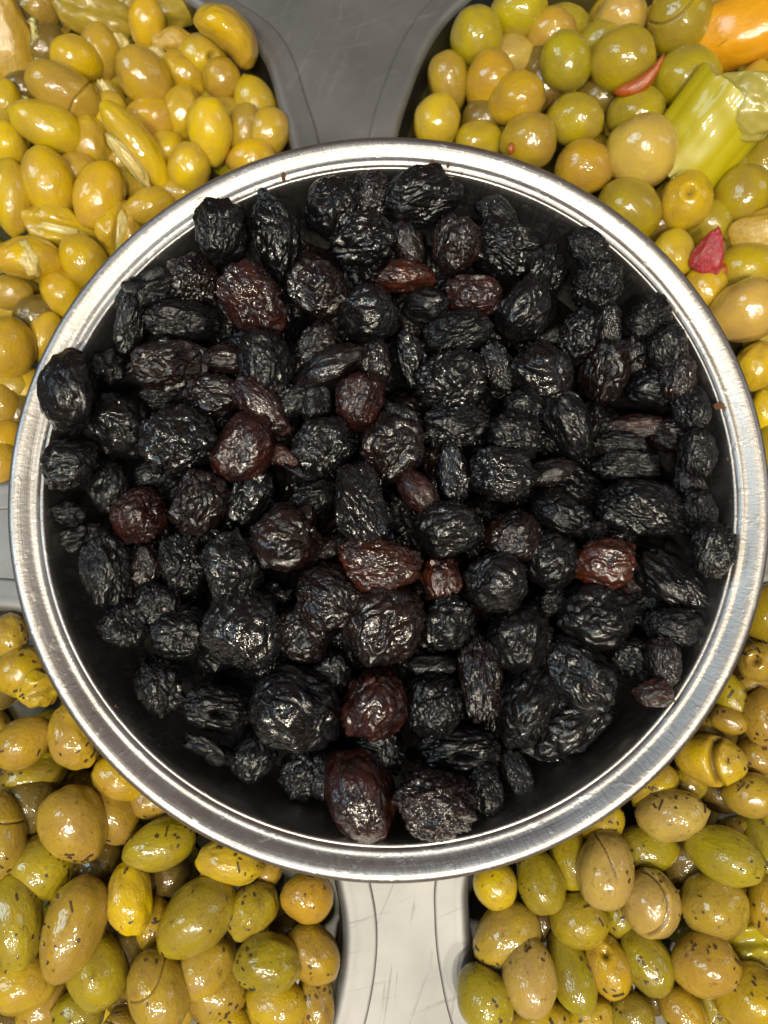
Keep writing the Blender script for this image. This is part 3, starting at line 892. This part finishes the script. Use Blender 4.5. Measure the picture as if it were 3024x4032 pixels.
for well, rows in GREEN.items():
    upper = 'upper' in well; herbs = not upper
    for d in rows:
        d['r'] = math.hypot(d['x'] - BC[0], d['y'] - BC[1]); d['ang'] = abs(d['x'] - (1300 if upper else 1580)) / max(1, d['r'])
    rings = [[], [], [], []]
    for d in rows:
        rings[0 if d['r'] < 1720 else 1 if d['r'] < 1990 else 2 if d['r'] < 2250 else 3].append(d)
    RN = ["row next to the bowl", "second row from the bowl", "third row from the bowl", "far row from the bowl"]
    for ri, rg in enumerate(rings):
        for i, d in enumerate(sorted(rg, key=lambda d: d['ang'])):
            f = FW_.get(d['f'], 'small' if d['L'] < 150 else 'long' if d['L'] > 1.45 * d['W'] else 'plump')
            d['label'] = "%s %s olive, %s well, %s, %s from the %s steel arm" % (f, WG[d['look']], well, RN[ri], ORDN[i], 'top' if upper else 'bottom')
            d['label'] = d['label'].replace(', %s well' % well, ', %s' % well.replace('upper left', 'top-left well').replace('upper right', 'top-right well').replace('lower left', 'bottom-left well').replace('lower right', 'bottom-right well'))
            d['label'] = d['label'].replace(' from the bowl', ' from bowl').replace('row next to the bowl', 'row beside bowl').replace('from the top steel arm', 'from top arm').replace('from the bottom steel arm', 'from bottom arm')
    for d in rows:          # the ones peeping out from under others are as big as the rest
        if d['lay'] >= .3 and d['L'] < 330:
            mL = 205 if upper else 250; k_ = max(1, min(1.45, mL / d['L'])); d['L'] *= k_; d['W'] *= max(k_, min(1.45, mL * .78 / d['W']))
    tops = TOPS[well] = []
    for d in rows:
        z = (.001 if upper else .003) - .0105 * d['lay']
        if herbs: z += .004 * min(1, max(0, (d['r'] - 1650) / 500)) 
        f = d['f']; free = True; thick = None
        if f in SPEC: me = SPEC[f]; free = False
        elif f == 'round': me = rng.choice(RND)
        elif f == 'split': me = SPEC['coll']; free = False
        elif f == 'fleshy': me = SPEC['bend']; free = False
        else: me = rng.choice(GRN if d['L'] > 1.2 * d['W'] else GRN[:4] + RND)
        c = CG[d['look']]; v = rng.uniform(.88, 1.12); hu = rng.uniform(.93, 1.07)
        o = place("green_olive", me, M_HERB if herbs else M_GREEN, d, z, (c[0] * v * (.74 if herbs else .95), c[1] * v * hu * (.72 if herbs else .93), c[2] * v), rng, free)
        if herbs and me.users > 1: pass
        tag(o, d['label'], "olive", "olives in the %s well" % well)
        tops.append((o, d))
        if f == 'bend': patch(o, .05, -.35, .62, .26, 3, 0.0)
        if f == 'fleshy': patch(o, 0, .25, .28, .55, 5, .1)
        if f == 'split': patch(o, 0, -.05, .72, .34, 7 + d['L'], 0, .55, .18)
    # one more layer below, glimpsed in the gaps
    poly = LOOPS[well]
    def inside(x, y):
        c = False; n = len(poly)
        for i in range(n):
            a, b_ = poly[i], poly[i - 1]
            if (a.y > y) != (b_.y > y) and x < (b_.x - a.x) * (y - a.y) / (b_.y - a.y) + a.x: c = not c
        return c
    bur = []
    gz = -.0165 if upper else -.0155; s = .0255
    for i in range(-14, 15):
        for j in range(-14, 15):
            x = (i + .5 * (j % 2)) * s + rng.uniform(-.004, .004); y = j * s * .87 + rng.uniform(-.004, .004)
            px, py = pix((x, y, gz))
            if not (-120 < px < 3144 and -120 < py < 4152) or math.hypot(px - BC[0], py - BC[1]) < 1540: continue
            if not all(inside(x + ox, y + oy) for ox, oy in ((.013, 0), (-.013, 0), (0, .013), (0, -.013))): continue
            if well == 'upper left' and 560 < px < 860 and py < 330: continue
            dd = dict(x=px, y=py, L=rng.uniform(225, 270), W=rng.uniform(180, 215), a=rng.uniform(0, 180))
            c = CG[rng.choice('ygtgo')]; me = rng.choice(GRN)
            o = place("green_olive", me, M_HERB if herbs else M_GREEN, dd, gz - rng.uniform(0, .004), c, rng)
            tag(o, None, "olive", "olives buried deeper in the %s well" % well)
            r_ = math.hypot(px - BC[0], py - BC[1]); bur.append((0 if r_ < 1720 else 1 if r_ < 1990 else 2 if r_ < 2250 else 3, abs(px - (1300 if upper else 1580)) / r_, o))
    for ri in range(4):
        for i, (_, _, o) in enumerate(sorted([b_ for b_ in bur if b_[0] == ri], key=lambda b_: b_[1])):
            o["label"] = "half-hidden olive under the top layer, %s well, %s, %s from %s arm" % (well.replace('upper', 'top').replace('lower', 'bottom').replace(' ', '-'), RN[ri].replace("the ", "").replace("next to", "beside"), ORDN[i], 'top' if upper else 'bottom')

# the shared meshes carry one material slot; herb wells override it per object
for well in ('lower left', 'lower right'):
    pass
for o in COL.objects:
    if o.get("group", "").endswith(("lower left well", "lower right well")) and o.name.startswith("green_olive"):
        o.material_slots[0].link = 'OBJECT'; o.material_slots[0].material = M_HERB
    elif o.name.startswith("green_olive") and o.material_slots:
        o.material_slots[0].link = 'OBJECT'; o.material_slots[0].material = M_GREEN

# ------------------------------------------------------------------ chopped herbs stuck on the oily olives
for well in ('lower left', 'lower right'):
    vs = []; fs = []; rng = random.Random(len(well))
    for o, d in TOPS[well]:
        if d['look'] == 'd': continue
        mw = o.matrix_world; co = o.data.vertices; n = len(co)
        cnt = rng.randint(4, 10) if d['f'] != 'wrink' else rng.randint(10, 16)
        if d['look'] in ('o', 'Y') and d['f'] != 'wrink': cnt = rng.randint(0, 4)
        cl = None
        for _ in range(cnt):
            for tr in range(30):
                v = co[rng.randrange(n)]; p = mw @ v.co; nn = (mw.to_3x3().inverted().transposed() @ v.normal).normalized()
                if nn.dot((CAM - p).normalized()) > .25 and (cl is None or (p - cl).length < .007): break
            else: continue
            if rng.random() < .5: cl = p
            t = nn.orthogonal().normalized(); t = Matrix.Rotation(rng.uniform(0, 6.28), 3, nn) @ t; b2 = nn.cross(t)
            big = rng.random() < .12
            l = rng.uniform(.0010, .0019) if big else rng.uniform(.0003, .0008); wd = rng.uniform(.0003, .0005) if big else rng.uniform(.0002, .0005); h = rng.uniform(.0001, .0003)
            b0 = len(vs); curl = rng.uniform(-.0003, .0006)
            for k, e in ((-1, 0), (-.3, .4), (.4, .3), (1, 0)):
                wk = wd * rng.uniform(.6, 1.15)
                for sgn, up in ((-1, -h), (1, -h), (1, h), (-1, h)):
                    vs.append(p + t * l * k * (1 + .1 * sgn) + b2 * (wk * sgn + e * curl) + nn * (up + e * h))
            for q in range(3):
                a = b0 + q * 4
                for m_ in range(4): fs.append((a + m_, a + (m_ + 1) % 4, a + 4 + (m_ + 1) % 4, a + 4 + m_))
            fs += [(b0 + 3, b0 + 2, b0 + 1, b0), (b0 + 12, b0 + 13, b0 + 14, b0 + 15)]
    hb = link("chopped_herbs", mesh("chopped_herbs", vs, fs, False), M_HERBS)
    tag(hb, "dark dried herb flecks sticking to the olives of the %s well" % well, "herbs", kind="stuff")

# ------------------------------------------------------------------ vegetables among the olives
def part_blob(name, parent, px, py, z, Lp, Wp, ang, m, fn, level=4, thick=1.0):
    d = dict(x=px, y=py, L=Lp, W=Wp, a=ang); me = blob(name, level, fn)
    o = place(name, me, m, d, z, (1, 1, 1), random.Random(1), False, 1, thick)
    return o
def pepper_slab(p, S, curl=.35, ragged=.25):
    r = 1 + ragged * nz(p * 1.4 + S) + .08 * nz(p * 4 + S)
    x, y = p.x * r, p.y * r
    # squared-off outline
    k = max(abs(p.x), abs(p.y), .3); e = (1 / max(.62, k)) ** .5
    return Vector((x * e, y * e, p.z * .8 - curl * (x * x + y * y)))
o = part_blob("orange_pepper_slice", None, 1500 + 1560 * .9186, 150 * .9186, .006, 480, 290, 12, M_ORANGE, lambda p: Vector((p.x, p.y * (1 - .12 * p.x) * (1 if p.y > 0 else .8), p.z if p.z > 0 else p.z * .35)) * (1 + .05 * nz(p * 2)), 5, .9)
tag(o, "smooth orange pepper slice at the top right corner of the photo", "pepper slice")
u = blob("cut_edge", 4, lambda p: Vector((.45 + p.x * .55, -.80 + p.y * .20 + .1 * nz(p * 2), .10 + p.z * .32)) * (1 + .12 * nz(p * 6) + .05 * nz(p * 14)))
e_ = link("cut_edge", u, M_PULP, o); e_["label"] = "rough yellow cut edge of the pepper slice"
fl = blob("herb_fleck", 2, lambda p: Vector((-.30 + p.x * .10 + p.y * .03, -.05 + p.x * .10 + p.y * .02, .97 + p.z * .02)))
link("herb_fleck", fl, M_HERBS, o)

Sp = Vector((3, 1, 4))
o = part_blob("yellow_pepper_piece", None, 30, 150, .005, 430, 210, 100, M_YELPEP, lambda p: Vector((p.x, p.y * (1.0 - .55 * p.x), p.z * (.55 if p.z > 0 else .3) - .25 * p.y * p.y)) * (1 + .13 * nz(p * 1.8 + Sp) + .04 * nz(p * 5)), 5, .8)
tag(o, "flat orange-yellow pepper piece at the top left corner of the photo", "pepper piece")
e_ = link("ragged_edge", blob("ragged_edge", 4, lambda p: Vector((-.15 + p.x * .5, -.98 + p.y * .13 + .12 * nz(p * 2.3), .15 + p.z * .2)) * (1 + .15 * nz(p * 6))), M_FLESH, o)

o = part_blob("pickled_pepper_strip", None, 400, 75, .000, 330, 150, -18, M_YELPEP, lambda p: Vector((p.x, p.y, p.z * .8 + .3 * math.cos(p.x * 1.6))) * (1 + .22 * nz(p * 1.5) + .03 * nz(p * 4)), 5)
o.data.materials.clear(); o.data.materials.append(simple("olive_green_pickle", (.42, .30, .035), .3, .8, .0003, 4., .35, .4))
tag(o, "greenish translucent pickled strip near the top edge of the top-left well", "pickled vegetable")
o = part_blob("pickled_pepper_strip", None, 650, 25, -.006, 420, 170, 4, o.data.materials[0], lambda p: Vector((p.x, p.y, p.z * .8)) * (1 + .25 * nz(p * 1.4 + Sp) + .03 * nz(p * 4)), 5)
tag(o, "wide pale green pickled strip cut by the top edge, top-left well", "pickled vegetable")
o = part_blob("olive_skin_shred", None, 700, 185, -.002, 200, 95, -15, M_YELPEP, lambda p: Vector((p.x, p.y + .4 * math.cos(p.x * 2.2), p.z * .6)) * (1 + .22 * nz(p * 2 + Sp) + .06 * nz(p * 6)), 4)
tag(o, "torn yellow skin shred left of the hook-shaped olive in the top-left well", "olive shred")
for (px, py, l, wd, a, z, lb) in ((470, 170, 95, 70, -60, -.003, "pale flesh crumb below the pickled strip in the top-left well"),
                                  (630, 235, 95, 65, -50, .000, "pale flesh crumb under the torn yellow skin shred"),
                                  (445, 385, 150, 55, -50, -.006, "pale flesh sliver between the cracked tan olive and the tan oval one"),
                                  (90, 375, 60, 70, 60, -.004, "mauve-tan flesh crumb under the yellow pepper piece"),
                                  (880, 395, 90, 50, 10, -.008, "pale flesh crumb below the small tan olive in the top-left well"),
                                  (130, 1290, 110, 60, -10, -.010, "brownish flesh crumb left of the bowl's rim in the top-left well")):
    S2 = Vector((px, py, 1)) * .01
    o = part_blob("flesh_crumb", None, px, py, z, l, wd, a, M_FLESH, lambda p: p * (1 + .3 * nz(p * 1.8 + S2) + .16 * nz(p * 5 + S2)), 4, .7)
    tag(o, lb, "olive flesh", "loose pale flesh crumbs in the top-left well")

# chillies
def chili(p):
    x = p.x; r = (1 - .45 * x) * (1 + .05 * nz(p * 3)); return Vector((x, p.y * r + 1.25 * x * x - .6, p.z * r))
o = part_blob("small_orange_chili", None, 1500 + 1115 * .9186, 335 * .9186, .0125, 215, 58, 38, M_CHILI, chili, 4)
tag(o, "small curved orange chilli lying across two green olives, top-right well", "chilli")
Sr = Vector((8, 2, 5))
def redp(p):
    q = Vector((p.x * 1.05, p.y * (1 - .35 * p.x), p.z * .6)); k = max(abs(p.x) * .9 + abs(p.y) * .45, .01)
    return q * (1 + .22 * nz(p * 1.5 + Sr) + .10 * abs(nz(p * 3.4 + Sr)) - .05)
o = part_blob("red_pepper_piece", None, 1500 + 1408 * .9186, 1085 * .9186, .0095, 172, 112, 72, M_RED, redp, 5)
tag(o, "crumpled shiny red pepper piece between yellow olives, top-right well", "pepper piece")
o = part_blob("orange_pepper_bit", None, 1500 + 1450 * .9186, 1165 * .9186, .0, 80, 70, 20, M_CHILI, lambda p: p * (1 + .2 * nz(p * 2)), 3)
tag(o, "small rusty-orange pepper bit tucked under the red pepper piece", "pepper bit")
o = part_blob("orange_pepper_bit", None, 2224 + 1000 * .4822, 1350 * .4822, .002, 90, 50, -20, M_CHILI, lambda p: p * (1 + .3 * nz(p * 2)), 3)
tag(o, "small orange pepper bit under the lower end of the celery chunk", "pepper bit")
o = part_blob("orange_pepper_bit", None, 1500 + 1215 * .422, 1385 * .422, .0085, 42, 26, 80, M_CHILI, lambda p: p * (1 + .2 * nz(p * 2)), 3)
tag(o, "tiny orange chilli flake on a tan olive beside the bowl's rim", "pepper bit")
o = part_blob("yellow_pepper_piece", None, 1500 + 1610 * .9186, 1000 * .9186, .003, 230, 160, 20, M_YELPEP, lambda p: pepper_slab(p, Sp), 4, .6)
tag(o, "dark yellow pepper piece cut by the right edge above the green olive", "pepper piece")

# celery: a length of stalk, an open channel with ribs, cut rough at both ends
def celery():
    base = bpy.data.objects.new("celery_chunk", None); COL.objects.link(base)
    c = at(2224 + 1150 * .4822, 1120 * .4822, .010); base.location = c
    v = (CAM - c).normalized(); ax = RIGHT * math.cos(R_(52)) + UP * math.sin(R_(52)); ax = (ax - v * ax.dot(v)).normalized(); y = v.cross(ax)
    m3 = Matrix((ax, y, v)).transposed() @ Matrix.Rotation(R_(6), 3, 'X')
    base.matrix_world = Matrix.Translation(c) @ m3.to_4x4()
    nL, nA = 46, 64; hl, rad, th = .0180, .0185, .0052
    vs = []; fs = []
    def sec(u, t, inner):
        a = -1.15 + 2.3 * t; rib = .00035 * abs(math.sin(a * 7.5)) if not inner else .0004 * nz(Vector((u * 3, a * 3, 1)))
        r = rad - (th * (1 - .55 * abs(2 * t - 1) ** 3) if inner else 0) + rib * (1)
        end = .0022 * nz(Vector((a * 2.2, 3 if u > 0 else 9, 0))) + .0008 * nz(Vector((a * 9, 3 if u > 0 else 9, inner)))
        x = u * (hl * (1.0 + .12 * (t - .5))) + end * abs(u) ** 3
        return Vector((x, math.sin(a) * r * 1.08, math.cos(a) * r - rad * .78 + .0006 * nz(Vector((x * 120, a * 2, 4)))))
    for i in range(nL):
        u = -1 + 2 * i / (nL - 1)
        ring = [sec(u, j / (nA - 1), False) for j in range(nA)] + [sec(u, j / (nA - 1), True) for j in reversed(range(nA))]
        vs += ring
    n = 2 * nA
    for i in range(nL - 1):
        for j in range(n): a = i * n + j; b_ = i * n + (j + 1) % n; fs.append((a, b_, b_ + n, a + n))
    link("stalk", mesh("stalk", vs, fs), M_CELERY, base)
    for sgn in (1, -1):
        S = Vector((sgn * 3, 1, 2)); vv = []; ff = []; K = 10
        for k in range(K):
            for j in range(nA):
                t = j / (nA - 1); o_, i_ = sec(sgn, t, False), sec(sgn, t, True); f = k / (K - 1); p = o_.lerp(i_, f)
                p.x += sgn * (.0008 * math.sin(f * math.pi) + .0011 * nz(p * 420 + S) * math.sin(f * math.pi)); vv.append(p)
        for k in range(K - 1):
            for j in range(nA - 1): a = k * nA + j; ff.append((a, a + 1, a + 1 + nA, a + nA) if sgn > 0 else (a, a + nA, a + 1 + nA, a + 1))
        e = link("cut_end", mesh("cut_end", vv, ff), M_PULP, base)
    # the translucent torn flap along the upper edge
    S = Vector((5, 5, 1))
    fl = blob("torn_flap", 5, lambda p: Vector((.0165 + p.x * .0105 * (1 + .3 * nz(p * 1.5 + S)), -.006 + p.y * .0145 * (1 + .2 * nz(p * 2 + S)), .0005 + p.z * .0042 + .0008 * nz(p * 3.5 + S) - .004 * (p.y * p.y))))
    e = link("torn_flap", fl, M_PULP, base); e["label"] = "pale translucent torn end of the celery"
    tag(base, "yellow-green celery chunk with ribbed side and torn wet end, top-right well", "celery")
celery()

# ------------------------------------------------------------------ crumbs and specks on the rim
def crumb(px, py, s, lb, z, m=M_CRUMB, st=1.3, a=80):
    S = Vector((px, py, 0)) * .03
    o = part_blob("dried_crumb", None, px, py, z, s * st * .8, s * .8, a, m, lambda p: p * (1 + .4 * nz(p * 1.6 + S) + .2 * nz(p * 4 + S)), 3, .45)
    tag(o, lb, "crumb", "dried crumbs stuck on the bowl's rim")
crumb(2830, 1597, 36, "largest rusty crumb stuck on the right inner rim of the bowl", H - .0012, a=10)
crumb(2864, 1808, 11, "tiny dark speck on the right rim below the rusty crumb", H - .0025)
crumb(2694, 1330, 10, "tiny dark speck on the upper right rim above the rusty crumb", H - .0018)
crumb(1116, 697, 20, "elongated dark red crumb on the rim at the upper left of the olives", H - .0010, st=2, a=88)
crumb(1624, 666, 17, "small red-brown crumb on the rim above the central top olives", H - .0008, st=1.6)
crumb(1818, 684, 11, "tiny red speck on the top rim right of the red-brown crumb", H - .0010)
crumb(1704, 645, 22, "brown teardrop crumb with pale edge on the top rim", H - .0006, st=1.9, a=105)
crumb(1765, 650, 16, "small brown crumb right of the teardrop crumb on the top rim", H - .0006, st=1.5)
crumb(455, 2780, 9, "tiny black speck on the lower left inner rim", H - .0022)
bpy.context.view_layer.update()
